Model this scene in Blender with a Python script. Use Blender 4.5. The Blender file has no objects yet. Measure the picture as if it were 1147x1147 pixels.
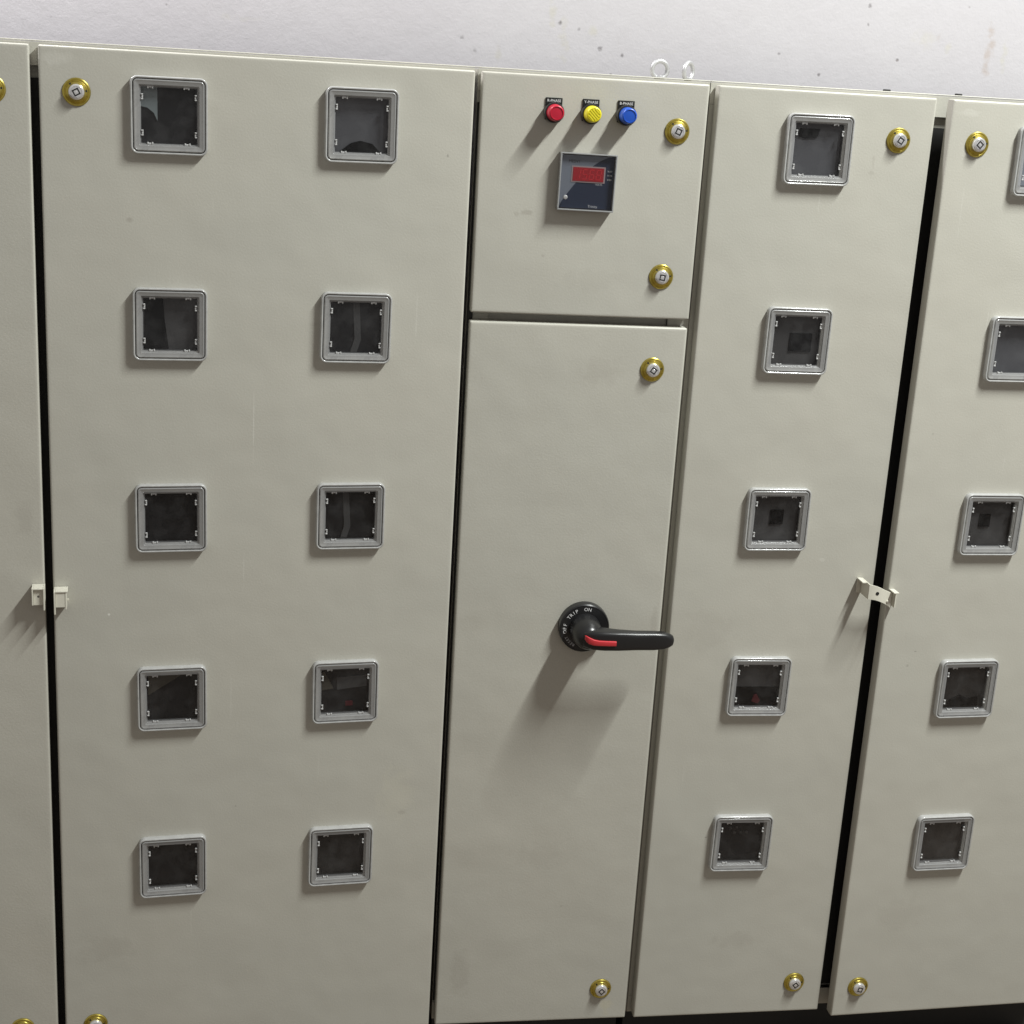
import bpy, bmesh, math, random
from mathutils import Matrix, Vector

# ------------------------------------------------------------------ camera, world, light, exposure
sc = bpy.context.scene
COL = sc.collection
ZO = 2.06                                   # height of the survey origin above the floor
cam_d = bpy.data.cameras.new('camera'); cam = bpy.data.objects.new('camera', cam_d); COL.objects.link(cam)
cam_d.sensor_width = 36.0; cam_d.lens = 53.262; cam_d.clip_start = 0.05; cam_d.clip_end = 100
ax = (0.98812764, -0.14233740, 0.05782594); ay = (-0.01500306, 0.28518721, 0.95835440); az = (-0.15290089, -0.94784404, 0.27966587)
cam.matrix_world = Matrix(((ax[0], ay[0], az[0], 0.468456), (ax[1], ay[1], az[1], -2.312142), (ax[2], ay[2], az[2], ZO - 0.312525), (0, 0, 0, 1)))
sc.camera = cam

w = bpy.data.worlds.new('World'); sc.world = w; w.use_nodes = True
bg = w.node_tree.nodes['Background']; bg.inputs[0].default_value = (1.0, 0.955, 0.905, 1); bg.inputs[1].default_value = 0.325

def area(name, loc, sx, sy, power, color, rot=(0, 0, 0)):
    l = bpy.data.lights.new(name, 'AREA'); l.shape = 'RECTANGLE'; l.size = sx; l.size_y = sy; l.energy = power; l.color = color
    o = bpy.data.objects.new(name, l); COL.objects.link(o); o.location = loc; o.rotation_euler = rot
    return o
area('ceiling_tube_light', (2.48, -1.32, 4.08), 0.12, 1.08, 256, (0.97, 1.0, 0.965))   # batten running away from the panels
area('wall_fill_light', (-0.70, 0.20, 3.30), 1.25, 0.06, 72, (1.0, 0.98, 1.0), (math.radians(14), 0, 0))     # added fill above the cabinet tops, behind the door plane, evens the wall

sc.view_settings.view_transform = 'Standard'; sc.view_settings.look = 'None'
sc.view_settings.exposure = 0.0; sc.view_settings.gamma = 1.0; sc.view_settings.use_curve_mapping = False
try:
    sc.cycles.max_bounces = 10; sc.cycles.transparent_max_bounces = 12; sc.cycles.caustics_reflective = False
except Exception: pass

# ------------------------------------------------------------------ materials
def setin(b, **kw):
    for k, v in kw.items():
        n = k.replace('_', ' ')
        if n in b.inputs:
            b.inputs[n].default_value = (*v, 1) if isinstance(v, tuple) and len(v) == 3 else v
def mat(name, color, rough=0.5, metal=0.0, coat=0.0, **kw):
    m = bpy.data.materials.new(name); m.use_nodes = True
    b = m.node_tree.nodes['Principled BSDF']
    b.inputs['Base Color'].default_value = (*color, 1); b.inputs['Roughness'].default_value = rough; b.inputs['Metallic'].default_value = metal
    b.inputs['Coat Weight'].default_value = coat
    setin(b, **kw)
    return m
def N(m, t, **kw):
    n = m.node_tree.nodes.new(t)
    for k, v in kw.items(): setattr(n, k, v)
    return n
def L(m, a, b): m.node_tree.links.new(a, b)
def noise(m, vec, scale, detail=3, rough=0.5):
    n = N(m, 'ShaderNodeTexNoise'); n.inputs['Scale'].default_value = scale; n.inputs['Detail'].default_value = detail; n.inputs['Roughness'].default_value = rough
    L(m, vec, n.inputs['Vector']); return n.outputs['Fac']
def ramp(m, fac, lo, hi, a=0.0, b=1.0):
    n = N(m, 'ShaderNodeMapRange', clamp=True)
    n.inputs['From Min'].default_value = lo; n.inputs['From Max'].default_value = hi; n.inputs['To Min'].default_value = a; n.inputs['To Max'].default_value = b
    L(m, fac, n.inputs['Value']); return n.outputs['Result']
def math_(m, op, a, b=None):
    n = N(m, 'ShaderNodeMath', operation=op)
    for i, x in enumerate((a, b)):
        if x is None: continue
        if isinstance(x, (int, float)): n.inputs[i].default_value = x
        else: L(m, x, n.inputs[i])
    return n.outputs[0]
def mixc(m, fac, a, b):
    n = N(m, 'ShaderNodeMix', data_type='RGBA')
    for i, x in ((0, fac), (6, a), (7, b)):
        if isinstance(x, (int, float)): n.inputs[i].default_value = x
        elif isinstance(x, tuple): n.inputs[i].default_value = (*x, 1)
        else: L(m, x, n.inputs[i])
    return n.outputs[2]
def bump(m, h, strength, dist, normal=None):
    n = N(m, 'ShaderNodeBump'); n.inputs['Strength'].default_value = strength; n.inputs['Distance'].default_value = dist
    L(m, h, n.inputs['Height'])
    if normal is not None: L(m, normal, n.inputs['Normal'])
    return n.outputs['Normal']
def spots(m, vec, col, lst):
    """marks with a place and shape of their own: (x, y, z), (rx, ry, rz), colour, opacity"""
    wob = N(m, 'ShaderNodeTexNoise'); wob.inputs['Scale'].default_value = 60; wob.inputs['Detail'].default_value = 4
    L(m, vec, wob.inputs['Vector'])
    for (c, r, colour, op) in lst:
        s = N(m, 'ShaderNodeVectorMath', operation='SUBTRACT'); L(m, vec, s.inputs[0]); s.inputs[1].default_value = c
        d = N(m, 'ShaderNodeVectorMath', operation='DIVIDE'); L(m, s.outputs[0], d.inputs[0]); d.inputs[1].default_value = r
        ln = N(m, 'ShaderNodeVectorMath', operation='LENGTH'); L(m, d.outputs[0], ln.inputs[0])
        q = math_(m, 'ADD', ln.outputs['Value'], math_(m, 'MULTIPLY', math_(m, 'SUBTRACT', wob.outputs['Fac'], 0.5), 2.2))
        col = mixc(m, ramp(m, q, 0.45, 1.0, op, 0.0), col, colour)
    return col

PAINT = (0.485, 0.475, 0.400)
def paint(name, marks=(), seed=0.0):
    m = mat(name, PAINT, 0.42); b = m.node_tree.nodes['Principled BSDF']; b.inputs['Specular IOR Level'].default_value = 0.42
    tc = N(m, 'ShaderNodeTexCoord'); mp = N(m, 'ShaderNodeMapping'); mp.inputs['Location'].default_value = (seed, seed * .7, seed * 1.3)
    L(m, tc.outputs['Object'], mp.inputs['Vector']); v = mp.outputs['Vector']
    big = noise(m, v, 2.3, 4, 0.55); mid = noise(m, v, 14, 5, 0.6); fine = noise(m, v, 420, 2, 0.5)
    c = mixc(m, ramp(m, big, 0.3, 0.7), (0.452, 0.444, 0.399), (0.478, 0.461, 0.409))
    c = mixc(m, ramp(m, mid, 0.52, 0.78, 0, 0.14), c, (0.42, 0.40, 0.345))
    c = mixc(m, ramp(m, fine, 0.30, 0.70, 0, 0.30), c, (0.38, 0.37, 0.31))
    dirt = noise(m, v, 38, 6, 0.72)
    c = mixc(m, ramp(m, dirt, 0.67, 0.80, 0, 0.42), c, (0.33, 0.30, 0.25))
    c = spots(m, tc.outputs['Object'], c, marks)
    L(m, c, b.inputs['Base Color'])
    L(m, ramp(m, mid, 0.3, 0.75, 0.30, 0.54), b.inputs['Roughness'])
    peel = noise(m, v, 330, 2, 0.5); wave = noise(m, v, 7, 2, 0.5)
    n1 = bump(m, wave, 0.16, 0.02)
    L(m, bump(m, peel, 0.28, 0.0006, n1), b.inputs['Normal'])
    return m

M = {}
M['frame'] = paint('grey_frame_paint', seed=3.1)
M['hasp'] = mat('pale_zinc_plate_paint', (0.62, 0.60, 0.52), 0.40)
M['plinth'] = mat('black_plinth_paint', (0.012, 0.012, 0.012), 0.6)
M['interior'] = mat('dark_cabinet_interior', (0.05, 0.05, 0.047), 0.7)
M['rubber_and_shade'] = mat('black_rubber_and_gap_shade', (0.012, 0.012, 0.011), 0.7)
M['black'] = mat('black_moulded_plastic', (0.013, 0.013, 0.014), 0.30, Specular_IOR_Level=0.5)
M['blackgloss'] = mat('black_label_plastic', (0.010, 0.010, 0.010), 0.3)
M['white'] = mat('white_print', (0.75, 0.75, 0.75), 0.6)
M['greyprint'] = mat('grey_print', (0.55, 0.56, 0.60), 0.6)
M['redinsert'] = mat('red_plastic_insert', (0.55, 0.035, 0.045), 0.35, coat=0.3)
M['chrome'] = mat('chromed_lock_barrel', (0.90, 0.90, 0.91), 0.17, 0.78)
M['dark'] = mat('dark_key_recess', (0.01, 0.01, 0.01), 0.6)
M['boltdark'] = mat('dark_bolt_steel', (0.05, 0.05, 0.05), 0.5, 0.6)
M['navy'] = mat('navy_printed_face', (0.016, 0.025, 0.053), 0.45)
M['slate'] = mat('slate_printed_face', (0.175, 0.195, 0.240), 0.45)
M['bezel'] = mat('pinkish_grey_display_border', (0.33, 0.26, 0.27), 0.5)
def lens_mat(name, col):
    m = mat(name, col, 0.34, coat=0.15); b = m.node_tree.nodes['Principled BSDF']
    b.inputs['Subsurface Weight'].default_value = 0.08; b.inputs['Subsurface Scale'].default_value = 0.006
    b.inputs['Subsurface Radius'].default_value = (1, 1, 1)
    return m
M['red'] = lens_mat('red_lens', (0.42, 0.008, 0.030)); M['yellow'] = lens_mat('yellow_lens', (0.70, 0.62, 0.02)); M['blue'] = lens_mat('blue_lens', (0.010, 0.075, 0.43))

def yellow_zinc():
    m = mat('yellow_passivated_zinc', (0.62, 0.46, 0.08), 0.28, 1.0); b = m.node_tree.nodes['Principled BSDF']
    tc = N(m, 'ShaderNodeTexCoord'); f = noise(m, tc.outputs['Object'], 130, 3)
    L(m, mixc(m, ramp(m, f, 0.3, 0.7), (0.72, 0.60, 0.16), (0.54, 0.44, 0.09)), b.inputs['Base Color'])
    return m
M['zinc'] = yellow_zinc()
def galv():
    m = mat('galvanised_steel', (0.50, 0.50, 0.51), 0.4, 0.75); b = m.node_tree.nodes['Principled BSDF']
    tc = N(m, 'ShaderNodeTexCoord'); f = noise(m, tc.outputs['Object'], 160, 3)
    L(m, ramp(m, f, 0.3, 0.7, 0.38, 0.55), b.inputs['Roughness']); return m
M['galv'] = galv()
def clear_plastic(name, col, see=0.0):
    m = mat(name, col, 0.28, coat=0.7); b = m.node_tree.nodes['Principled BSDF']; b.inputs['Coat Roughness'].default_value = 0.12
    tc = N(m, 'ShaderNodeTexCoord'); v = tc.outputs['Object']
    f = noise(m, v, 85, 4, 0.6); g = noise(m, v, 480, 2)
    L(m, mixc(m, ramp(m, f, 0.35, 0.7), col, tuple(x * 0.78 for x in col)), b.inputs['Base Color'])
    L(m, bump(m, f, 0.25, 0.0012, bump(m, g, 0.15, 0.0004)), b.inputs['Normal'])
    if see:                                   # part of the light goes straight through the thin clear plastic
        out = m.node_tree.nodes['Material Output']; mx = N(m, 'ShaderNodeMixShader'); tr = N(m, 'ShaderNodeBsdfTransparent')
        tr.inputs[0].default_value = (0.93, 0.93, 0.94, 1)
        L(m, ramp(m, f, 0.3, 0.75, see * 1.12, see * 0.8), mx.inputs[0]); L(m, b.outputs[0], mx.inputs[1]); L(m, tr.outputs[0], mx.inputs[2]); L(m, mx.outputs[0], out.inputs['Surface'])
    return m
M['frosted'] = clear_plastic('frosted_clear_polycarbonate', (0.42, 0.42, 0.425), 0.48)
M['rim'] = clear_plastic('pale_grey_polycarbonate_rim', (0.50, 0.50, 0.495), 0.22)
M['clip'] = clear_plastic('clear_clip_plastic', (0.58, 0.58, 0.58))
def pane_mat(name, tint, dust, rough=0.03, refl=0.5):
    m = bpy.data.materials.new(name); m.use_nodes = True; nt = m.node_tree
    for n in list(nt.nodes): nt.nodes.remove(n)
    out = N(m, 'ShaderNodeOutputMaterial'); tr = N(m, 'ShaderNodeBsdfTransparent'); tr.inputs[0].default_value = (*tint, 1)
    gl = N(m, 'ShaderNodeBsdfGlossy'); gl.inputs['Roughness'].default_value = rough
    fr = N(m, 'ShaderNodeFresnel'); fr.inputs[0].default_value = 1.5
    df = N(m, 'ShaderNodeBsdfDiffuse'); df.inputs[0].default_value = (0.55, 0.55, 0.56, 1)
    tc = N(m, 'ShaderNodeTexCoord'); oi = N(m, 'ShaderNodeObjectInfo')
    ad = N(m, 'ShaderNodeVectorMath', operation='ADD'); L(m, tc.outputs['Object'], ad.inputs[0])
    cv = N(m, 'ShaderNodeCombineXYZ'); L(m, math_(m, 'MULTIPLY', oi.outputs['Random'], 37.0), cv.inputs[0]); L(m, math_(m, 'MULTIPLY', oi.outputs['Random'], 11.0), cv.inputs[2])
    L(m, cv.outputs[0], ad.inputs[1]); v = ad.outputs[0]
    f = noise(m, v, 28, 6, 0.65)
    wv = noise(m, v, 22, 2); nb = bump(m, wv, 0.10, 0.004); L(m, nb, gl.inputs['Normal'])
    a = N(m, 'ShaderNodeMixShader'); L(m, ramp(m, f, 0.46, 0.72, dust * 0.08, dust), a.inputs[0]); L(m, tr.outputs[0], a.inputs[1]); L(m, df.outputs[0], a.inputs[2])
    b = N(m, 'ShaderNodeMixShader'); L(m, math_(m, 'MULTIPLY', fr.outputs[0], refl), b.inputs[0]); L(m, a.outputs[0], b.inputs[1]); L(m, gl.outputs[0], b.inputs[2])
    L(m, b.outputs[0], out.inputs['Surface'])
    return m
M['pane'] = pane_mat('dusty_clear_pane', (0.88, 0.88, 0.89), 0.030)
M['acrylic'] = pane_mat('clear_acrylic_cover', (0.97, 0.97, 0.97), 0.004, 0.03, 0.35)
def acr_edge():
    m = mat('clear_acrylic_edge', (0.55, 0.56, 0.57), 0.12, coat=1.0); m.node_tree.nodes['Principled BSDF'].inputs['Transmission Weight'].default_value = 0.5; return m
M['acredge'] = acr_edge()
def display_mat():
    m = mat('red_led_display', (0.20, 0.010, 0.016), 0.3); b = m.node_tree.nodes['Principled BSDF']
    b.inputs['Emission Color'].default_value = (1, 0.03, 0.05, 1); b.inputs['Emission Strength'].default_value = 0.075; return m
def digit_mat():
    m = mat('lit_red_segments', (0.32, 0.015, 0.022), 0.4); b = m.node_tree.nodes['Principled BSDF']
    b.inputs['Emission Color'].default_value = (1, 0.05, 0.06, 1); b.inputs['Emission Strength'].default_value = 0.125; return m
M['display'] = display_mat(); M['digit'] = digit_mat()
FACES = [mat('charcoal_meter_face_%s' % n, c, 0.5) for n, c in (('warm', (0.046, 0.043, 0.040)), ('neutral', (0.105, 0.103, 0.101)), ('ceiling_reflection', (0.165, 0.168, 0.178)), ('black', (0.016, 0.016, 0.017)))]  # third face is paler: ceiling reflection of the upper panes put into its colour
M['insetblack'] = mat('black_inset_and_reflection', (0.003, 0.003, 0.0035), 0.5, Specular_IOR_Level=0.2)
M['insetgrey'] = mat('grey_cable_and_reflection', (0.11, 0.11, 0.107), 0.6)
M['insetolive'] = mat('olive_cover_and_reflection', (0.115, 0.105, 0.080), 0.6)
M['insetteal'] = mat('pale_teal_lit_interior', (0.36, 0.42, 0.42), 0.35)
M['insetred'] = mat('dull_red_terminal', (0.12, 0.016, 0.022), 0.5)
M['metercase'] = mat('pale_blue_grey_meter_case', (0.42, 0.46, 0.52), 0.4)

def wall_mat():
    m = mat('worn_white_plaster', (0.66, 0.65, 0.66), 0.8); b = m.node_tree.nodes['Principled BSDF']
    tc = N(m, 'ShaderNodeTexCoord'); v = tc.outputs['Object']
    a = noise(m, v, 3.0, 6, 0.6); f = noise(m, v, 26, 6, 0.65); g = noise(m, v, 190, 3, 0.6)
    c = mixc(m, ramp(m, a, 0.35, 0.65), (0.445, 0.428, 0.450), (0.468, 0.453, 0.473))
    c = mixc(m, ramp(m, f, 0.50, 0.75, 0, 0.34), c, (0.420, 0.405, 0.422))
    st = N(m, 'ShaderNodeMapping'); st.inputs['Scale'].default_value = (30, 1, 7); st.inputs['Rotation'].default_value = (0, 0.45, 0); L(m, v, st.inputs['Vector'])
    scr = noise(m, st.outputs['Vector'], 2.2, 5, 0.65)
    c = mixc(m, ramp(m, scr, 0.62, 0.76, 0, 0.24), c, (0.37, 0.352, 0.36))
    vo = N(m, 'ShaderNodeTexVoronoi'); vo.inputs['Scale'].default_value = 17; L(m, v, vo.inputs['Vector'])
    vm = noise(m, v, 9, 2)
    pit = math_(m, 'MULTIPLY', ramp(m, vo.outputs['Distance'], 0.03, 0.07, 1, 0), ramp(m, vm, 0.53, 0.57))
    c = mixc(m, math_(m, 'MULTIPLY', pit, 0.75), c, (0.16, 0.14, 0.14))
    W = lambda x, z, rx, rz, col, op: ((x, 0, z), (rx, 1, rz), col, op)
    D = (0.07, 0.06, 0.06); T = (0.44, 0.42, 0.36); B = (0.36, 0.30, 0.27)
    c = spots(m, v, c, WALLMARKS(W, D, T, B))
    L(m, c, b.inputs['Base Color'])
    h = math_(m, 'ADD', math_(m, 'MULTIPLY', f, 1.0), math_(m, 'MULTIPLY', g, 0.25))
    h = math_(m, 'SUBTRACT', h, math_(m, 'MULTIPLY', pit, 0.5))
    L(m, bump(m, h, 0.22, 0.005), b.inputs['Normal'])
    return m
def WALLMARKS(W, D, T, B):
    return [W(1.058, 1.795, 0.0086, 0.0081, D, 0.95), W(1.100, 1.786, 0.0054, 0.0054, D, 0.85), W(0.960, 1.853, 0.0108, 0.0431, T, 0.5), W(0.985, 1.807, 0.0135, 0.0431, T, 0.5), W(0.976, 1.836, 0.0054, 0.0054, D, 0.7), W(1.577, 1.906, 0.0067, 0.0067, D, 0.9), W(1.576, 1.872, 0.0059, 0.0059, D, 0.9), W(1.828, 1.835, 0.0108, 0.0593, B, 0.55), W(1.837, 1.849, 0.0081, 0.0485, B, 0.4), W(1.742, 1.835, 0.0081, 0.0324, T, 0.6), W(1.724, 1.857, 0.0081, 0.0162, B, 0.5), W(1.863, 1.831, 0.0081, 0.0377, T, 0.5), W(0.056, 1.791, 0.0054, 0.0040, D, 0.7), W(0.257, 1.824, 0.0040, 0.0040, D, 0.8), W(0.315, 1.754, 0.0040, 0.0040, D, 0.5), W(0.793, 1.800, 0.0067, 0.0067, D, 0.7), W(0.819, 1.778, 0.0054, 0.0054, D, 0.5), W(0.863, 1.775, 0.0081, 0.0270, T, 0.4), W(1.080, 1.749, 0.0040, 0.0040, D, 0.7), W(1.405, 1.807, 0.0040, 0.0040, D, 0.6), W(1.489, 1.772, 0.0040, 0.0040, D, 0.6), W(0.374, 1.809, 0.0485, 0.0081, T, 0.25), W(1.191, 1.798, 0.0431, 0.0054, T, 0.2), W(1.694, 1.849, 0.0377, 0.0216, T, 0.3), W(1.038, 1.824, 0.0108, 0.0135, T, 0.5), W(1.013, 1.827, 0.0040, 0.0040, D, 0.5)]
def floor_mat():
    m = mat('dusty_dark_concrete', (0.13, 0.125, 0.12), 0.7); b = m.node_tree.nodes['Principled BSDF']
    tc = N(m, 'ShaderNodeTexCoord'); f = noise(m, tc.outputs['Object'], 9, 7, 0.65)
    L(m, mixc(m, ramp(m, f, 0.3, 0.7), (0.085, 0.064, 0.046), (0.13, 0.100, 0.074)), b.inputs['Base Color'])
    L(m, bump(m, f, 0.3, 0.01), b.inputs['Normal']); return m

# ------------------------------------------------------------------ mesh helpers (local axes: x right, y into the panel, z up)
def obj(name, me, m, parent=None, M4=None):
    o = bpy.data.objects.new(name, me)
    if m is not None and not me.materials: me.materials.append(m)
    COL.objects.link(o)
    if parent is not None: o.parent = parent
    if M4 is not None: o.matrix_local = M4
    return o
def mesh(name, bm, smooth=False, angle=None):
    bmesh.ops.recalc_face_normals(bm, faces=bm.faces)
    me = bpy.data.meshes.new(name); bm.to_mesh(me); bm.free()
    if smooth:
        me.polygons.foreach_set('use_smooth', [True] * len(me.polygons))
        if angle: me.set_sharp_from_angle(angle=math.radians(angle))
    me.update(); return me
def bx(bm, x0, x1, y0, y1, z0, z1, bev=0.0):
    vs = [bm.verts.new((x, y, z)) for x in (x0, x1) for y in (y0, y1) for z in (z0, z1)]
    fs = [bm.faces.new([vs[i] for i in f]) for f in ((0, 1, 3, 2), (4, 6, 7, 5), (0, 4, 5, 1), (2, 3, 7, 6), (0, 2, 6, 4), (1, 5, 7, 3))]
    if bev:
        es = list({e for f in fs for e in f.edges})
        bmesh.ops.bevel(bm, geom=es, offset=bev, segments=2, profile=0.5, affect='EDGES')
def rrect(hw, hz, r, seg=6, cx=0, cz=0):
    pts = []
    r = max(r, 0.0004)
    for (sx, sz, a0) in ((1, 1, 0), (-1, 1, 90), (-1, -1, 180), (1, -1, 270)):
        for k in range(seg + 1):
            a = math.radians(a0 + 90 * k / seg)
            pts.append((cx + sx * (hw - r) + r * math.cos(a), cz + sz * (hz - r) + r * math.sin(a)))
    return pts
def loft(bm, rings, close_first=False, close_last=False):
    """rings: list of lists of (x, y, z); joins neighbours"""
    R = [[bm.verts.new(p) for p in r] for r in rings]; n = len(R[0])
    for a, b in zip(R, R[1:]):
        for i in range(n): bm.faces.new((a[i], a[(i + 1) % n], b[(i + 1) % n], b[i]))
    if close_first: bm.faces.new(R[0])
    if close_last: bm.faces.new(R[-1])
def lathe(bm, prof, seg=32, cap=True):
    """prof: (radius, height out of the panel)"""
    loft(bm, [[(r * math.cos(2 * math.pi * k / seg), -h, r * math.sin(2 * math.pi * k / seg)) for k in range(seg)] for r, h in prof], False, cap)
def prism(bm, pts, y0, y1):
    loft(bm, [[(x, y0, z) for x, z in pts], [(x, y1, z) for x, z in pts]], True, True)
def text_me(name, s, size, extrude=0.0, ax_='CENTER', ay_='CENTER'):
    cu = bpy.data.curves.new(name, 'FONT'); cu.body = s; cu.size = size; cu.extrude = extrude; cu.align_x = ax_; cu.align_y = ay_; cu.resolution_u = 3
    t = bpy.data.objects.new(name, cu); COL.objects.link(t)
    dg = bpy.context.evaluated_depsgraph_get(); me = bpy.data.meshes.new_from_object(t.evaluated_get(dg)); me.name = name
    bpy.data.objects.remove(t); bpy.data.curves.remove(cu)
    me.transform(Matrix.Rotation(math.pi / 2, 4, 'X'))                  # stands in the x-z plane, faces -y
    return me
def T(x, y, z): return Matrix.Translation((x, y, z))
def tag(o, label=None, cat=None, group=None, kind=None):
    if label: o['label'] = label
    if cat: o['category'] = cat
    if group: o['group'] = group
    if kind: o['kind'] = kind
    return o

# ------------------------------------------------------------------ setting: wall and floor
def sheet(name, verts, m):
    me = bpy.data.meshes.new(name); me.from_pydata(verts, [], [(0, 1, 2, 3)]); me.update()
    return tag(obj(name, me, m), kind='structure')
sheet('floor', [(-3.5, -5, 0), (5.5, -5, 0), (5.5, 1.2, 0), (-3.5, 1.2, 0)], floor_mat())
bm = bmesh.new(); bx(bm, -3.5, 5.5, 0.62, 0.82, 0.0, 4.6)
tag(obj('wall', mesh('wall', bm), wall_mat()), kind='structure')

# ------------------------------------------------------------------ door planes and cabinets
def frame(hx, a):                     # a plane whose local y = 0 is the door's outer face
    return T(hx - 0.012 * math.sin(a), 0.012 * math.cos(a), 0) @ Matrix.Rotation(a, 4, 'Z') @ T(-hx, 0, ZO)
FL = frame(0.75, 0.0893196); FC = frame(0.7596, 0.0025); FR = frame(1.12307, 0.0090489); FF = frame(1.893286, 0.0449839)
TOP, BOT = -0.3165, -1.9562

def cabinet(name, Fm, u0, u1, label, mull=(), eyes=(), bolts=()):
    """Empty at the base, carcass with a recessed front frame; u0..u1 in the door plane of Fm"""
    e = bpy.data.objects.new(name, None); COL.objects.link(e); e.empty_display_size = 0.1
    e.matrix_world = Fm @ T((u0 + u1) / 2, 0.03, -ZO)
    inv = e.matrix_world.inverted()
    tag(e, label, 'cabinet', 'switchboard cabinets standing in a row')
    e['inv'] = 0
    P = lambda Fx, u=0, y=0, z=0: inv @ Fx @ T(u, y, z)
    yf, yb = 0.0225, 0.47; zt, zb = -0.3105, -1.958
    def add(nm, boxes, m, bev=0.0):
        b = bmesh.new()
        for q in boxes: bx(b, *q, bev)
        return obj(nm, mesh(nm, b), m, e, P(Fm))
    add('side_panel', [(u0, u0 + 0.002, yf + 0.0015, yb, zb, zt - 0.003)], M['frame'])
    add('side_panel', [(u1 - 0.002, u1, yf + 0.0015, yb, zb, zt - 0.003)], M['frame'])
    add('back_panel', [(u0 + 0.003, u1 - 0.003, yb - 0.004, yb - 0.002, zb + 0.004, zt - 0.006)], M['interior'])
    add('top_panel', [(u0, u1, yf - 0.0005, yb, zt - 0.002, zt)], M['frame'], 0.0008)
    add('bottom_panel', [(u0 + 0.003, u1 - 0.003, yf + 0.003, yb - 0.006, zb + 0.001, zb + 0.003)], M['frame'])
    add('top_rail', [(u0 + 0.0001, u1 - 0.0001, yf, yf + 0.0014, -0.345, zt - 0.0025)], M['frame'])
    add('bottom_rail', [(u0 + 0.0001, u1 - 0.0001, yf, yf + 0.0014, zb, -1.925)], M['frame'])
    for (a, b_, dy) in mull: add('mullion', [(a, b_, yf + dy, yf + dy + 0.0014, -1.9245, -0.3455)], M['frame'])
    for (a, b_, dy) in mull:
        if dy: add('gasket_and_gap_shade', [(a + 0.0003, min(b_ - 0.0003, a + 0.0485) if dy > 0.005 else (a + 0.0095 if a > 0.75 else b_ - 0.0003), yf + dy - 0.003, yf + dy - 0.0001, -1.92, -0.362)], M['rubber_and_shade'])  # black strips laid on the mullions stand in for shade in the gaps
    add('plinth', [(u0 + 0.006, u1 - 0.006, 0.065, yb - 0.02, -ZO + 0.001, zb - 0.001)], M['plinth'])
    for (u, y, yaw) in eyes:
        b = bmesh.new(); R_, r_ = 0.0135, 0.0038
        loftrings = []
        for k in range(28):
            a = 2 * math.pi * k / 28
            loftrings.append([((R_ + r_ * math.cos(t)) * math.cos(a), r_ * math.sin(t), 0.0125 + (R_ + r_ * math.cos(t)) * math.sin(a)) for t in [2 * math.pi * j / 12 for j in range(12)]])
        loft(b, loftrings + [loftrings[0]])
        ring = obj('lifting_eye', mesh('lifting_eye', b, True), M['galv'], e, P(Fm, u, y, zt) @ Matrix.Rotation(yaw, 4, 'Z'))
        b = bmesh.new(); lathe(b, [(0.009, -0.0), (0.009, 0.0012), (0.0065, 0.002), (0.0055, 0.003)], 20)
        me = mesh('collar', b, True, 40); me.transform(Matrix.Rotation(-math.pi / 2, 4, 'X')); obj('collar', me, M['galv'], ring)
    for (u, y) in bolts:
        b = bmesh.new(); lathe(b, [(0.0065, 0), (0.0065, 0.0022), (0.0055, 0.0028)], 6)
        me = mesh('bolt', b); me.transform(Matrix.Rotation(-math.pi / 2, 4, 'X')); obj('bolt', me, M['boltdark'], e, P(Fm, u, y, zt))
    return e, P

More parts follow.
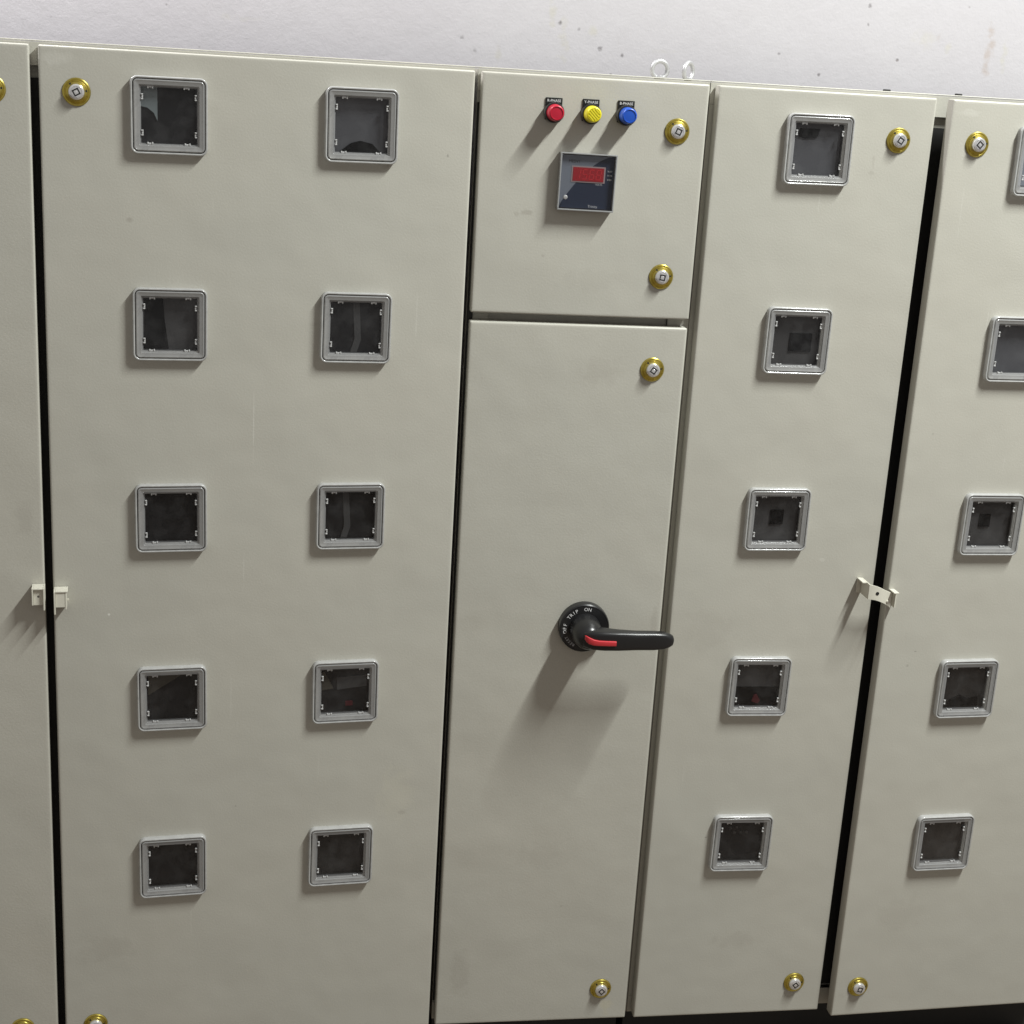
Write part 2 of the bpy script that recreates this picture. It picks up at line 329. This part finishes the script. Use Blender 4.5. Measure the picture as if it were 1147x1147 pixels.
def door(cab, P, Fm, u0, u1, z0, z1, holes, m, label=None):
    """folded sheet-steel pan: pierced front, rounded folds, 20 mm returns"""
    b = bmesh.new(); r = 0.0028; d = 0.020
    xs = sorted({u0 + r * 2, u1 - r * 2, *[h[0] - 0.0405 for h in holes], *[h[0] + 0.0405 for h in holes]})
    zs = sorted({z0 + r * 2, z1 - r * 2, *[h[1] - 0.0405 for h in holes], *[h[1] + 0.0405 for h in holes]})
    vg = {(i, j): b.verts.new((x, 0, z)) for i, x in enumerate(xs) for j, z in enumerate(zs)}
    for i in range(len(xs) - 1):
        for j in range(len(zs) - 1):
            cx, cz = (xs[i] + xs[i + 1]) / 2, (zs[j] + zs[j + 1]) / 2
            if any(abs(cx - h[0]) < 0.040 and abs(cz - h[1]) < 0.040 for h in holes): continue
            b.faces.new((vg[i, j], vg[i + 1, j], vg[i + 1, j + 1], vg[i, j + 1]))
    def ring(ins, y, rad): return [(x, y, z) for x, z in rrect((u1 - u0) / 2 - ins, (z1 - z0) / 2 - ins, rad, 2, (u0 + u1) / 2, (z0 + z1) / 2)]
    sq = lambda ins, y: ring(ins, y, 0.0004)
    rings = [sq(2 * r, 0)] + [ring(r * (1 - math.sin(t)), r * (1 - math.cos(t)), 0.0005 + 0.0018 * math.sin(t)) for t in [math.radians(q) for q in (0, 22, 45, 68, 90)]]
    rings += [ring(0, d, 0.0023), ring(0.0015, d, 0.0012), ring(0.0015, d - 0.001, 0.0012), ring(0.016, d - 0.001, 0.0012), ring(0.016, 0.003, 0.0012)]
    loft(b, rings)
    # 1.5 mm inner skin so the sheet has a thickness
    for h in holes:
        loft(b, [[(x, y, z) for x, z in rrect(0.0405, 0.0405, 0.0004, 2, h[0], h[1])] for y in (0, 0.0016)])
    bk = {}
    for i in range(len(xs) - 1):
        for j in range(len(zs) - 1):
            cx, cz = (xs[i] + xs[i + 1]) / 2, (zs[j] + zs[j + 1]) / 2
            if any(abs(cx - h[0]) < 0.040 and abs(cz - h[1]) < 0.040 for h in holes): continue
            q = []
            for (a, c) in ((i, j), (i + 1, j), (i + 1, j + 1), (i, j + 1)):
                if (a, c) not in bk: bk[a, c] = b.verts.new((xs[a], 0.0016, zs[c]))
                q.append(bk[a, c])
            b.faces.new(q)
    me = mesh('door', b, True, 35)
    o = obj('door', me, m, cab, P(Fm))
    if label: o['label'] = label
    # black sealing strip inside the folded edge
    b = bmesh.new()
    loft(b, [[(x, y, z) for x, z in rrect((u1 - u0) / 2 - i_, (z1 - z0) / 2 - i_, 0.002, 2, (u0 + u1) / 2, (z0 + z1) / 2)] for i_, y in ((0.004, d - 0.0012), (0.004, d + 0.0015), (0.014, d + 0.0015), (0.014, d - 0.0012))])
    obj('gasket_and_gap_shade', mesh('gasket_and_gap_shade', b), M['rubber_and_shade'], o)
    return o

# ------------------------------------------------------------------ meter window (108 mm clear-cover meter opening)
def ringset(lst, base=0.054, rad=0.0105):
    return [[(x, -h, z) for x, z in rrect(base - i, base - i, max(rad - i, 0.0015), 7)] for i, h in lst]
def _m(nm, rings, sm=True, ang=38, **k):
    b = bmesh.new(); loft(b, rings, **k); return mesh(nm, b, sm, ang)
ME = {}
ME['rim'] = _m('meter_window', ringset([(0, 0.0), (0, 0.0088), (0.0005, 0.0099), (0.0013, 0.0104), (0.0024, 0.0103), (0.0031, 0.0097), (0.0033, 0.005)]))
ME['seal'] = _m('seal', ringset([(0.0033, 0.0068), (0.0046, 0.0068)]))
ME['cover'] = _m('cover_frame', ringset([(0.0044, 0.005), (0.0044, 0.0092), (0.0052, 0.0101), (0.0062, 0.0103), (0.0070, 0.0098), (0.0108, 0.0096), (0.0118, 0.0093), (0.0123, 0.0082),
                                          (0.0126, 0.0068), (0.0136, 0.0066), (0.0139, 0.0045), (0.0150, 0.0042), (0.0150, 0.0012), (0.0154, -0.001)]))
ME['pane'] = _m('pane', [[(x, -h, z) for x, z in rrect(0.0391, 0.0391, 0.002, 3)] for h in (0.0026, 0.0040)], False, close_first=True, close_last=True)
b = bmesh.new(); loft(b, [[(x, y, z) for x, z in rrect(s, s, 0.002, 2)] for s, y in ((0.0402, 0.0022), (0.0402, 0.020), (0.001, 0.020))]); ME['box'] = mesh('meter_housing', b)
b = bmesh.new(); prism(b, rrect(0.0398, 0.0398, 0.003, 3), 0.0075, 0.0180); ME['face'] = mesh('meter_face', b)
b = bmesh.new(); bx(b, -0.0042, -0.0022, -0.0064, -0.0040, -0.0022, 0.0010, 0.0005); bx(b, 0.0022, 0.0042, -0.0064, -0.0040, -0.0022, 0.0010, 0.0005); bx(b, -0.0020, 0.0020, -0.0052, -0.0040, -0.0022, 0.0000, 0.0003); ME['clip'] = mesh('clip', b, True, 40)
def poly_me(nm, pts, y0, y1):
    b = bmesh.new(); prism(b, pts, y0, y1); return mesh(nm, b)
rnd = random.Random(7)
def window(cab, P, Fm, u, z, face, content=(), label=None):
    u += (u - 0.4685) * 0.0007; z += (z + 0.3125) * 0.0007
    o = obj('meter_window', ME['rim'], M['rim'], cab, P(Fm, u, 0, z) @ Matrix.Rotation(math.radians(rnd.uniform(-0.5, 0.5)), 4, 'Y'))
    if label: o['label'] = label
    obj('seal', ME['seal'], M['rubber_and_shade'], o); obj('cover_frame', ME['cover'], M['frosted'], o)
    p = obj('pane', ME['pane'], M['pane'], o, Matrix.Rotation(math.radians(rnd.uniform(-0.9, 0.9)), 4, 'X') @ Matrix.Rotation(math.radians(rnd.uniform(-0.9, 0.9)), 4, 'Z'))
    obj('meter_housing', ME['box'], M['interior'], o)
    me = ME['face'].copy(); me.materials.clear(); obj('meter_face', me, FACES[face], o)
    for s in (-1, 1):
        for c in (-0.0255, 0.0255):
            jit = rnd.uniform(-0.0012, 0.0012)
            obj('clip', ME['clip'], M['clip'], o, T(c + jit, -0.0002, s * 0.0380) @ Matrix.Rotation(0 if s < 0 else math.pi, 4, 'Y'))
            obj('clip', ME['clip'], M['clip'], o, T(s * 0.0380, -0.0002, c - jit) @ Matrix.Rotation(math.pi / 2 * s, 4, 'Y'))
    for (nm, pts, mm, y0, y1) in content: obj(nm, poly_me(nm, pts, y0, y1), M[mm], o)
    return o
def rc(cx, cz, hw, hz): return [(cx + hw, cz - hz), (cx + hw, cz + hz), (cx - hw, cz + hz), (cx - hw, cz - hz)]

# ------------------------------------------------------------------ lock
b = bmesh.new(); lathe(b, [(0.0195, 0), (0.0193, 0.0016), (0.0182, 0.0026), (0.0168, 0.0028), (0.0160, 0.0022), (0.0150, 0.0026), (0.0142, 0.0044), (0.0118, 0.0052), (0.0112, 0.0046), (0.0104, 0.0046)], 40, False); ME['lock'] = mesh('lock', b, True, 32)
b = bmesh.new(); lathe(b, [(0.0112, 0.0036), (0.0112, 0.0080), (0.0104, 0.0098), (0.0092, 0.0106), (0.0080, 0.0108), (0.0076, 0.0100), (0.0070, 0.0100), (0.0066, 0.0112), (0.0030, 0.0113), (0.0010, 0.0113)], 32); ME['barrel'] = mesh('barrel', b, True, 32)
b = bmesh.new()
loft(b, [[(x, -h, z) for x, z in rrect(s, s, 0.0006, 2)] for s, h in ((0.0047, 0.0068), (0.0047, 0.01155), (0.0028, 0.01155), (0.0028, 0.0070))]); ME['slot'] = mesh('key_slot', b)
b = bmesh.new(); lathe(b, [(0.0026, 0.0068), (0.0026, 0.0108), (0.0018, 0.0115)], 12); ME['pin'] = mesh('pin', b, True, 40)
b = bmesh.new(); bx(b, -0.0013, 0.0013, -0.0050, -0.0030, -0.0013, 0.0013); ME['rivet'] = mesh('index_mark', b)
def lock(cab, P, Fm, u, z, ang):
    o = obj('lock', ME['lock'], M['zinc'], cab, P(Fm, u, 0, z)); R_ = Matrix.Rotation(math.radians(ang), 4, 'Y')
    br = obj('barrel', ME['barrel'], M['chrome'], o, R_); obj('key_slot', ME['slot'], M['dark'], o, R_); obj('pin', ME['pin'], M['chrome'], o, R_)
    for a in (8, 128): obj('index_mark', ME['rivet'], M['dark'], o, Matrix.Rotation(math.radians(-a), 4, 'Y') @ T(0.0136, 0, 0))
    return o

ROW = [-0.40394 - 0.299338 * i for i in range(5)]
PD = (0.33, 0.31, 0.27); PW = (0.66, 0.65, 0.60); PB = (0.16, 0.15, 0.13)
S_ = lambda u, z, ru, rz, c, o: ((u, 0, z), (ru, 1, rz), c, o)
def wear(seed, u0, u1, n):
    r = random.Random(seed); out = []
    for _ in range(n):
        u, z = r.uniform(u0, u1), r.uniform(-1.92, -0.36); k = r.random()
        if k < 0.45: out.append(S_(u, z, r.uniform(.0015, .003), r.uniform(.0012, .003), PB, r.uniform(.25, .5)))
        elif k < 0.75: out.append(S_(u, z, r.uniform(.0008, .0015), r.uniform(.015, .05), PW, r.uniform(.10, .22)))
        else: out.append(S_(u, z, r.uniform(.015, .04), r.uniform(.012, .03), PD, r.uniform(.10, .2)))
    return out

# ================================================================== left cabinet: two doors
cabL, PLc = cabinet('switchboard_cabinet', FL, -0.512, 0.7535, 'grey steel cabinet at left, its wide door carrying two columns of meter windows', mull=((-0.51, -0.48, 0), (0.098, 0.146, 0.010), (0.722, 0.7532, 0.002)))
door(cabL, PLc, FL, -0.505, 0.1166, BOT, TOP, [], paint('grey_powder_coat_a', [S_(0.09, -1.0, .02, .03, PD, .2)], 11.3), 'plain door mostly cut off by the left edge')
U1, U2 = 0.30604, 0.58209
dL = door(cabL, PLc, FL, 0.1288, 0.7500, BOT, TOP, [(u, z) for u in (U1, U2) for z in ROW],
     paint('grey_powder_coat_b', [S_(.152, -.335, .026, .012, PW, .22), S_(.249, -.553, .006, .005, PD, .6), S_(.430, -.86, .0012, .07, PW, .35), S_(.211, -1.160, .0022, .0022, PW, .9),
                                  S_(.675, -1.50, .035, .06, (0.56, 0.54, 0.44), .20), S_(.685, -1.53, .010, .006, PD, .4), S_(.52, -.70, .006, .004, PD, .35), S_(.62, -.26 - .2, .010, .006, PD, .25), S_(.20, -1.75, .05, .03, PD, .18)] + wear(2, .14, .74, 9), 0.0),  # the large pale warm mark is a reflected glow put into the paint
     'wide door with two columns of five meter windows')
cable = [(-0.006, -0.039), (0.004, -0.039), (0.010, -0.020), (0.008, 0.010), (0.006, 0.039), (-0.004, 0.039), (-0.002, 0.010), (0.000, -0.018)]
LEFTC = {  # irregular pane shapes here and below stand in for room reflections
 (0, 0): (3, [('lighter_pane_shape', [(-0.016, 0.0405), (-0.0405, 0.0405), (-0.0405, 0.012), (-0.030, 0.010), (-0.021, 0.003), (-0.016, -0.008)], 'insetteal', 0.0055, 0.0074)]),  # pale teal patch stands for the lit interior, light put into its colour
 (0, 1): (1, [('cover_and_reflection_shape', [(-0.010, 0.036), (-0.036, 0.036), (-0.038, -0.038), (-0.002, -0.038), (-0.008, 0.006)], 'insetblack', 0.0055, 0.0074)]),
 (0, 2): (3, []),
 (0, 3): (3, [('cover_and_reflection_shape', [(0.018, 0.037), (-0.037, 0.037), (-0.037, 0.002)], 'insetolive', 0.0055, 0.0074)]),
 (0, 4): (3, []),
 (1, 0): (2, [('cover_and_reflection_shape', [(0.030, -0.038), (0.018, -0.026), (0.0, -0.022), (-0.014, -0.026), (-0.030, -0.038)], 'insetblack', 0.0055, 0.0074)]),  # dark arc stands in for the viewer's reflected silhouette
 (1, 1): (3, [('cable', cable, 'insetgrey', 0.0055, 0.0074)]),
 (1, 2): (3, [('cable', [(x - 0.008, z) for x, z in cable], 'insetgrey', 0.0055, 0.0074)]),
 (1, 3): (3, [('cover_and_reflection_shape', [(-0.018, 0.002), (-0.032, 0.030), (-0.037, 0.030), (-0.037, -0.001)], 'insetolive', 0.0055, 0.0074), ('lighter_pane_shape', [(0.037, 0.004), (0.037, 0.024), (-0.012, 0.020), (-0.012, -0.001)], 'insetgrey', 0.0055, 0.0074),
           ('terminal', rc(0.008, -0.026, 0.006, 0.004), 'insetred', 0.0055, 0.0074)]),
 (1, 4): (0, []),
}
for c, u in enumerate((U1, U2)):
    for i, z in enumerate(ROW):
        f, cont = LEFTC[c, i]; window(cabL, PLc, FL, u, z, f, cont)
for (u, z, a) in ((.1792, -.3775, 62), (.0655, -.3795, 40), (.1776, -1.893, 15), (.0603, -1.8895, 30)): lock(cabL, PLc, FL, u, z, a)

def tab(cab, P, Fm, nm, plates):
    b = bmesh.new()
    for q in plates: bx(b, *q, 0.0005)
    return obj(nm, mesh(nm, b), M['hasp'], cab, P(Fm))
t_ = 0.0022
h = tab(cabL, PLc, FL, 'hasp', [(.0985, .0985 + t_, -.024, -.001, -1.134, -1.107), (.1008, .1150, -.024, -.001, -1.1092, -1.107), (.1152, .1152 + t_, -.025, -.001, -1.1420, -1.107), (.1009, .1150, -.0200, -.0180, -1.1350, -1.1094)])
obj('rivet', ME['pin'], M['hasp'], h, T(.108, -0.0085, -1.121))
h = tab(cabL, PLc, FL, 'hasp', [(.1306, .1306 + t_, -.026, -.001, -1.1490, -1.112), (.1330, .1510, -.024, -.001, -1.1142, -1.112), (.1330, .1468, -.0225, -.0203, -1.1385, -1.1145), (.1470, .1470 + t_, -.023, -.001, -1.1420, -1.1145), (.1494, .1525, -.016, -.0140, -1.1300, -1.1270)])
# ================================================================== centre cabinet: two stacked doors
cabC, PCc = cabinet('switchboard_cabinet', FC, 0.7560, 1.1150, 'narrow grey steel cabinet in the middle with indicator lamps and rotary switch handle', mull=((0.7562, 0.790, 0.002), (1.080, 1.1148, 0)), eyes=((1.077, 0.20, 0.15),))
b = bmesh.new(); bx(b, 0.7904, 1.0798, 0.0285, 0.0299, -0.712, -0.650); obj('middle_rail', mesh('middle_rail', b), M['frame'], cabC, PCc(FC))
door(cabC, PCc, FC, 0.7596, 1.1086, -0.6765, TOP, [], paint('grey_powder_coat_c', [S_(.838, -.520, .010, .004, PD, .5), S_(.822, -.523, .005, .006, PD, .45), S_(.868, -.585, .004, .003, PD, .5), S_(.95, -.62, .06, .02, PD, .15)], 5.0), 'small upper door with lamps and digital meter')
door(cabC, PCc, FC, 0.7596, 1.1078, BOT, -0.6900, [], paint('grey_powder_coat_d', [S_(1.07, -1.93, .012, .02, (0.5, 0.46, 0.33), .35), S_(.80, -1.85, .02, .05, PD, .25), S_(.93, -1.62, .05, .03, PD, .18), S_(1.096, -1.20, .006, .05, PD, .3)] + wear(5, .77, 1.10, 7), 8.2), 'tall lower door with rotary switch handle')
for (u, z, a) in ((1.0630, -.3882, 22), (1.0572, -.6100, 8), (1.0557, -.7578, 33), (1.0575, -1.8925, 48)): lock(cabC, PCc, FC, u, z, a)

# indicator lamps
b = bmesh.new(); bx(b, -0.0128, 0.0128, -0.0022, -0.0002, -0.011, 0.0215, 0.0006); ME['plate'] = mesh('label_plate', b)
b = bmesh.new(); lathe(b, [(0.0152, 0.0022), (0.0152, 0.0120), (0.0146, 0.0138), (0.0130, 0.0142), (0.0126, 0.0110)], 36, False); ME['lampbezel'] = mesh('indicator_lamp', b, True, 35)
b = bmesh.new(); lathe(b, [(0.0126, 0.0060), (0.0126, 0.0130), (0.0124, 0.0180), (0.0117, 0.0290), (0.0112, 0.0312), (0.0102, 0.0322), (0.0092, 0.0324), (0.0087, 0.0314), (0.0020, 0.0318)], 36); ME['lens'] = mesh('lens', b, True, 35)
b = bmesh.new()
for k in range(-2, 3):
    hw = math.sqrt(max(0.0084 ** 2 - (k * 0.0034) ** 2, 0)); bx(b, -hw, hw, -0.0326, -0.0312, k * 0.0034 - 0.0011, k * 0.0034 + 0.0011, 0.0003)
ME['ribs'] = mesh('lens_ribs', b)
for (u, z, c, s, ra) in ((.8695, -.3702, 'red', 'R-PHASE', 20), (.9262, -.3694, 'yellow', 'Y-PHASE', 45), (.9805, -.3686, 'blue', 'B-PHASE', 10)):
    o = obj('indicator_lamp', ME['lampbezel'], M['black'], cabC, PCc(FC, u, 0, z)); o['label'] = c + ' indicator lamp under a black label plate'
    obj('label_plate', ME['plate'], M['blackgloss'], o)
    obj('lettering', text_me('lettering', s, 0.0056), M['white'], o, T(0, -0.0024, 0.0170))
    obj('lens', ME['lens'].copy(), None, o).data.materials.append(M[c])
    if c == 'yellow': obj('lens_ribs', ME['ribs'].copy(), None, o, Matrix.Rotation(math.radians(ra), 4, 'Y')).data.materials.append(M[c])
b = None

# digital meter
cu_, cz_ = 0.9262, -0.4700
hw, hz = 0.0438, 0.0430
b = bmesh.new(); bx(b, -hw + 0.001, hw - 0.001, -0.0085, -0.0003, -hz + 0.001, hz - 0.001, 0.0008)
dm = obj('digital_meter', mesh('digital_meter', b), M['black'], cabC, PCc(FC, cu_, 0, cz_) @ Matrix.Rotation(math.radians(0.6), 4, 'Y')); dm['label'] = 'square digital meter with red display under a clear cover'
Y0 = -0.0088
obj('face_panel', poly_me('face_panel', rc(0, 0, 0.0405, 0.0395), Y0, Y0 + 0.0002), M['navy'], dm)
arc = [(-0.0405 + 0.001, -0.012)]
def swoosh(t): return (-0.0405 + 0.004 + t * 0.0765, -0.030 + 0.0695 * (1 - (1 - t) ** 1.75) )
up = [swoosh(k / 24) for k in range(25)]
obj('face_band', poly_me('face_band', [(-0.0403, -0.0385)] + up + [(-0.0403, 0.0393)], Y0 - 0.0003, Y0 - 0.0001), M['slate'], dm)
obj('display_border', poly_me('display_border', rc(0.0018, 0.0115, 0.0262, 0.0122), Y0 - 0.0008, Y0 - 0.0004), M['bezel'], dm)
dp = obj('display', poly_me('display', rc(0.0018, 0.0115, 0.0240, 0.0102), Y0 - 0.0013, Y0 - 0.0009), M['display'], dm)
SEG = {'1': 'bc', '5': 'afgcd', '6': 'afgedc', '8': 'abcdefg', '0': 'abcdef'}
def seg_digit(ch, cx, cz, wd=0.0068, ht=0.0140, th=0.0013):
    b = bmesh.new(); sl = 0.12
    P_ = {'a': (0, ht / 2, 1), 'g': (0, 0, 1), 'd': (0, -ht / 2, 1), 'b': (wd / 2, ht / 4, 0), 'c': (wd / 2, -ht / 4, 0), 'f': (-wd / 2, ht / 4, 0), 'e': (-wd / 2, -ht / 4, 0)}
    for s in SEG[ch]:
        x, z, hor = P_[s]; a, c = ((wd / 2 - 0.0006, th / 2) if hor else (th / 2, ht / 4 - 0.0007))
        prism(b, [(cx + X + sl * Z, cz + Z) for X, Z in rc(x, z, a, c)], Y0 - 0.0017, Y0 - 0.0014)
    return mesh('digit', b)
for k, ch in enumerate('1568'): obj('digit', seg_digit(ch, -0.0145 + k * 0.0108, 0.0115), M['digit'], dm)
obj('lettering', text_me('lettering', 'MEDV1', 0.0058, 0, 'LEFT'), M['black'], dm, T(-0.0300, Y0 - 0.0006, 0.0300))
for k, s in enumerate(('V-RY', 'V-YB', 'V-BR')): obj('lettering', text_me('lettering', s, 0.0036), M['white'], dm, T(0.0350, Y0 - 0.0006, 0.0175 - k * 0.0062))
obj('lettering', text_me('lettering', 'VOLTS', 0.0036), M['greyprint'], dm, T(0.0190, Y0 - 0.0006, -0.0030))
obj('lettering', text_me('lettering', 'Trinity', 0.0056), M['greyprint'], dm, T(0.0120, Y0 - 0.0006, -0.0362))
b = bmesh.new()
for (x0, x1, z0, z1) in ((-hw, hw, hz - 0.0022, hz), (-hw, hw, -hz, -hz + 0.0022), (-hw, -hw + 0.0022, -hz + 0.0023, hz - 0.0023), (hw - 0.0022, hw, -hz + 0.0023, hz - 0.0023)):
    bx(b, x0, x1, -0.0165, -0.0004, z0, z1, 0.0005)
cv = obj('cover_edge', mesh('cover_edge', b), M['acredge'], dm)
b = bmesh.new(); bx(b, -hw + 0.0024, hw - 0.0024, -0.0160, -0.0146, -hz + 0.0024, hz - 0.0024); obj('cover_pane', mesh('cover_pane', b), M['acrylic'], dm)
b = bmesh.new(); lathe(b, [(0.0034, 0.0160), (0.0034, 0.0182), (0.0026, 0.0192), (0.0010, 0.0194)], 20); obj('cover_screw', mesh('cover_screw', b, True, 40), M['galv'], dm, T(-0.0325, 0, -0.0235))

# rotary switch handle
hu, hzz = 0.9745, -1.1935
b = bmesh.new(); lathe(b, [(0.0425, 0), (0.0425, 0.010), (0.0420, 0.0135), (0.0403, 0.0155), (0.0396, 0.0150), (0.0250, 0.0150)], 56, False)
rh = obj('rotary_handle', mesh('rotary_handle', b, True, 30), M['black'], cabC, PCc(FC, hu, 0, hzz)); rh['label'] = 'black rotary switch handle with red insert, lever pointing right'
b = bmesh.new(); lathe(b, [(0.0264, 0.0140), (0.0262, 0.024), (0.0254, 0.038), (0.0238, 0.050), (0.0205, 0.060), (0.0155, 0.066), (0.0080, 0.0690), (0.001, 0.0695)], 40); obj('hub', mesh('hub', b, True, 60), M['black'], rh)
# lever: lofted along x; sections are rounded rectangles in the y-z plane
b = bmesh.new(); rings = []
for (x, hc, hy, hzv, r) in ((-0.0130, 0.0530, 0.010, 0.008, 0.005), (-0.0110, 0.0550, 0.014, 0.0125, 0.0055), (0.004, 0.0580, 0.017, 0.0160, 0.0055), (0.022, 0.0630, 0.0155, 0.0162, 0.0055), (0.045, 0.0675, 0.0120, 0.0160, 0.0055), (0.075, 0.0690, 0.0105, 0.0158, 0.008),
                         (0.105, 0.0690, 0.0100, 0.0150, 0.0055), (0.122, 0.0688, 0.0095, 0.0138, 0.0055), (0.131, 0.0686, 0.0085, 0.0118, 0.0075), (0.1365, 0.0684, 0.0065, 0.0085, 0.006), (0.1385, 0.0684, 0.0030, 0.0040, 0.0028)):
    rings.append([(x, -(hc + p), q) for p, q in rrect(hy, hzv, r, 5)])
loft(b, rings, True, True); obj('lever', mesh('lever', b, True, 50), M['black'], rh)
b = bmesh.new(); rings = []
for (x, hc, z, hzv) in ((-0.0105, 0.0680, 0.0055, 0.0030), (-0.0085, 0.0715, 0.0040, 0.0048), (-0.004, 0.0745, 0.0015, 0.0056), (0.004, 0.0765, -0.0010, 0.0050), (0.012, 0.0782, -0.0015, 0.0044), (0.024, 0.0796, -0.0015, 0.0042), (0.036, 0.0802, -0.0015, 0.0042), (0.0400, 0.0804, -0.0015, 0.0040)):
    rings.append([(x, -(hc + p), z + q) for p, q in rrect(0.0022, hzv, 0.0012, 3)])
loft(b, rings, True, True); obj('insert', mesh('insert', b, True, 50), M['redinsert'], rh)
def arc_text(s, deg, rad, size, step):
    n = len(s)
    for k, ch in enumerate(s):
        a = math.radians(deg - (k - (n - 1) / 2) * step)
        obj('lettering', text_me('lettering', ch, size), M['white'] if s != 'RESET' else M['greyprint'], rh,
            T(rad * math.cos(a), -0.0153, rad * math.sin(a)) @ Matrix.Rotation(-(a - math.pi / 2), 4, 'Y'))
arc_text('ON', 84, 0.0332, 0.0082, 11); arc_text('TRIP', 131, 0.0332, 0.0082, 9.5); arc_text('OFF', 180, 0.0332, 0.0082, 10.5); arc_text('RESET', 224, 0.0335, 0.0068, 7.6)

# ================================================================== right cabinet: two doors
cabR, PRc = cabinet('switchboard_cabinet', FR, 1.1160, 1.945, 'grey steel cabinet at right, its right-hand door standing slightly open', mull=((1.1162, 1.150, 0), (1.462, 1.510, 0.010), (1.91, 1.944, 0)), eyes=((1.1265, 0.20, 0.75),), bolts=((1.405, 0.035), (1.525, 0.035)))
U3, U4 = 1.28829, 1.66132
door(cabR, PRc, FR, 1.1231, 1.4755, BOT, TOP, [(U3, z) for z in ROW], paint('grey_powder_coat_e', [S_(1.383, -.435, .006, .004, PD, .3), S_(1.378, -1.075, .005, .003, PW, .22), S_(1.19, -1.2, .05, .04, PD, .15), S_(1.30, -1.80, .05, .02, PD, .2), S_(1.383, -.42, .003, .012, PD, .3)] + wear(9, 1.14, 1.46, 6), 17.0), 'narrow door with one column of meter windows')
door(cabR, PRc, FF, 1.4933, 1.9300, BOT, TOP, [(U4, z) for z in ROW], paint('grey_powder_coat_f', [S_(1.52, -.335, .024, .006, PW, .18), S_(1.60, -1.75, .05, .04, PD, .15)] + wear(12, 1.51, 1.85, 6), 23.0), 'slightly open door cut off by the right edge')
RC = {0: (2, [('display', [(0.001, 0.020), (0.004, 0.031), (-0.028, 0.031), (-0.029, 0.018), (-0.020, 0.016), (-0.001, 0.017)], 'insetblack', 0.0055, 0.0074)]),  # dark bar in the top pane is a room reflection modelled as an inset, not a real display
      1: (1, [('display', rc(0.010, -0.004, 0.0185, 0.0150), 'insetblack', 0.0055, 0.0074)]),
      2: (1, [('display', rc(0.003, 0.001, 0.0115, 0.0125), 'insetblack', 0.0055, 0.0074)]),
      3: (1, [('cover_and_reflection_shape', rc(0.0, -0.022, 0.038, 0.0165), 'insetblack', 0.0055, 0.0074), ('terminal', [(0.006, -0.036), (0.009, -0.030), (0.002, -0.018), (-0.003, -0.020), (-0.006, -0.032)], 'insetred', 0.0042, 0.0054)]),
      4: (3, [('terminal', rc(x, z, .0022, .0022), 'insetgrey', 0.0055, 0.0074) for x, z in ((-.018, .024), (-.007, .025), (-.010, .014), (0.001, .015), (.012, .015))])}
for i, z in enumerate(ROW): window(cabR, PRc, FR, U3, z, *RC[i])
FCN = {0: (2, [('meter_case', rc(0, -0.004, 0.037, 0.034), 'metercase', 0.0055, 0.0074)]), 1: (2, []), 2: (1, [('display', rc(-0.007, 0.004, 0.010, 0.011), 'insetblack', 0.0055, 0.0074)]),
       3: (0, [('cover_and_reflection_shape', [(0.032, -0.037), (0.03, -0.020), (0.012, -0.024), (-0.004, -0.016), (-0.022, -0.026), (-0.030, -0.037)], 'insetblack', 0.0055, 0.0074)]), 4: (0, [])}
for i, z in enumerate(ROW): window(cabR, PRc, FF, U4, z, *FCN[i])
for (u, z, a) in ((1.4194, -.3835, 30), (1.4220, -1.8942, 52)): lock(cabR, PRc, FR, u, z, a)
for (u, z, a) in ((1.5416, -.3825, 38), (1.5391, -1.8957, 14)): lock(cabR, PRc, FF, u, z, a)
# hasp across the right-hand gap: U bracket on one door, drilled strap reaching over to the other
h = tab(cabR, PRc, FR, 'hasp', [(1.4515, 1.4537, -.0360, -.0008, -1.132, -1.1055), (1.4440, 1.4513, -.0030, -.0008, -1.132, -1.1055), (1.4440, 1.4513, -.026, -.0032, -1.1077, -1.1055)])
def strap():
    b = bmesh.new(); cl = [(1.4518, 0.0380, -1.1060), (1.4580, 0.0392, -1.1068), (1.4650, 0.0392, -1.1088), (1.4720, 0.0388, -1.1115), (1.4780, 0.0372, -1.1145), (1.4840, 0.0340, -1.1178), (1.4900, 0.0320, -1.1205), (1.4965, 0.0312, -1.1228)]
    hh = [0.0255, 0.0250, 0.0240, 0.0235, 0.0232, 0.0230, 0.0240, 0.0262]; th = 0.0022
    rings = [[(u, -y, z), (u, -y, z - q), (u + 0.0006, -y + th, z - q), (u + 0.0006, -y + th, z)] for (u, y, z), q in zip(cl, hh)]
    loft(b, rings, True, True)
    return mesh('strap', b, True, 40)
obj('strap', strap(), M['hasp'], h)
b = bmesh.new(); lathe(b, [(0.0030, 0.0377), (0.0030, 0.0396), (0.001, 0.0396)], 16); obj('strap_hole', mesh('strap_hole', b), M['dark'], h, T(1.4670, 0, -1.1210))
b = bmesh.new(); lathe(b, [(0.0022, 0.0305), (0.0022, 0.0340), (0.001, 0.0344)], 14); obj('rivet', mesh('rivet', b, True, 40), M['hasp'], h, T(1.4895, 0, -1.1370))
tab(cabR, PRc, FF, 'hasp', [(1.4945, 1.5035, -.022, -.0005, -1.1205, -1.1182), (1.5013, 1.5035, -.014, -.0005, -1.148, -1.1206)])
for e in (cabL, cabC, cabR): del e['inv']
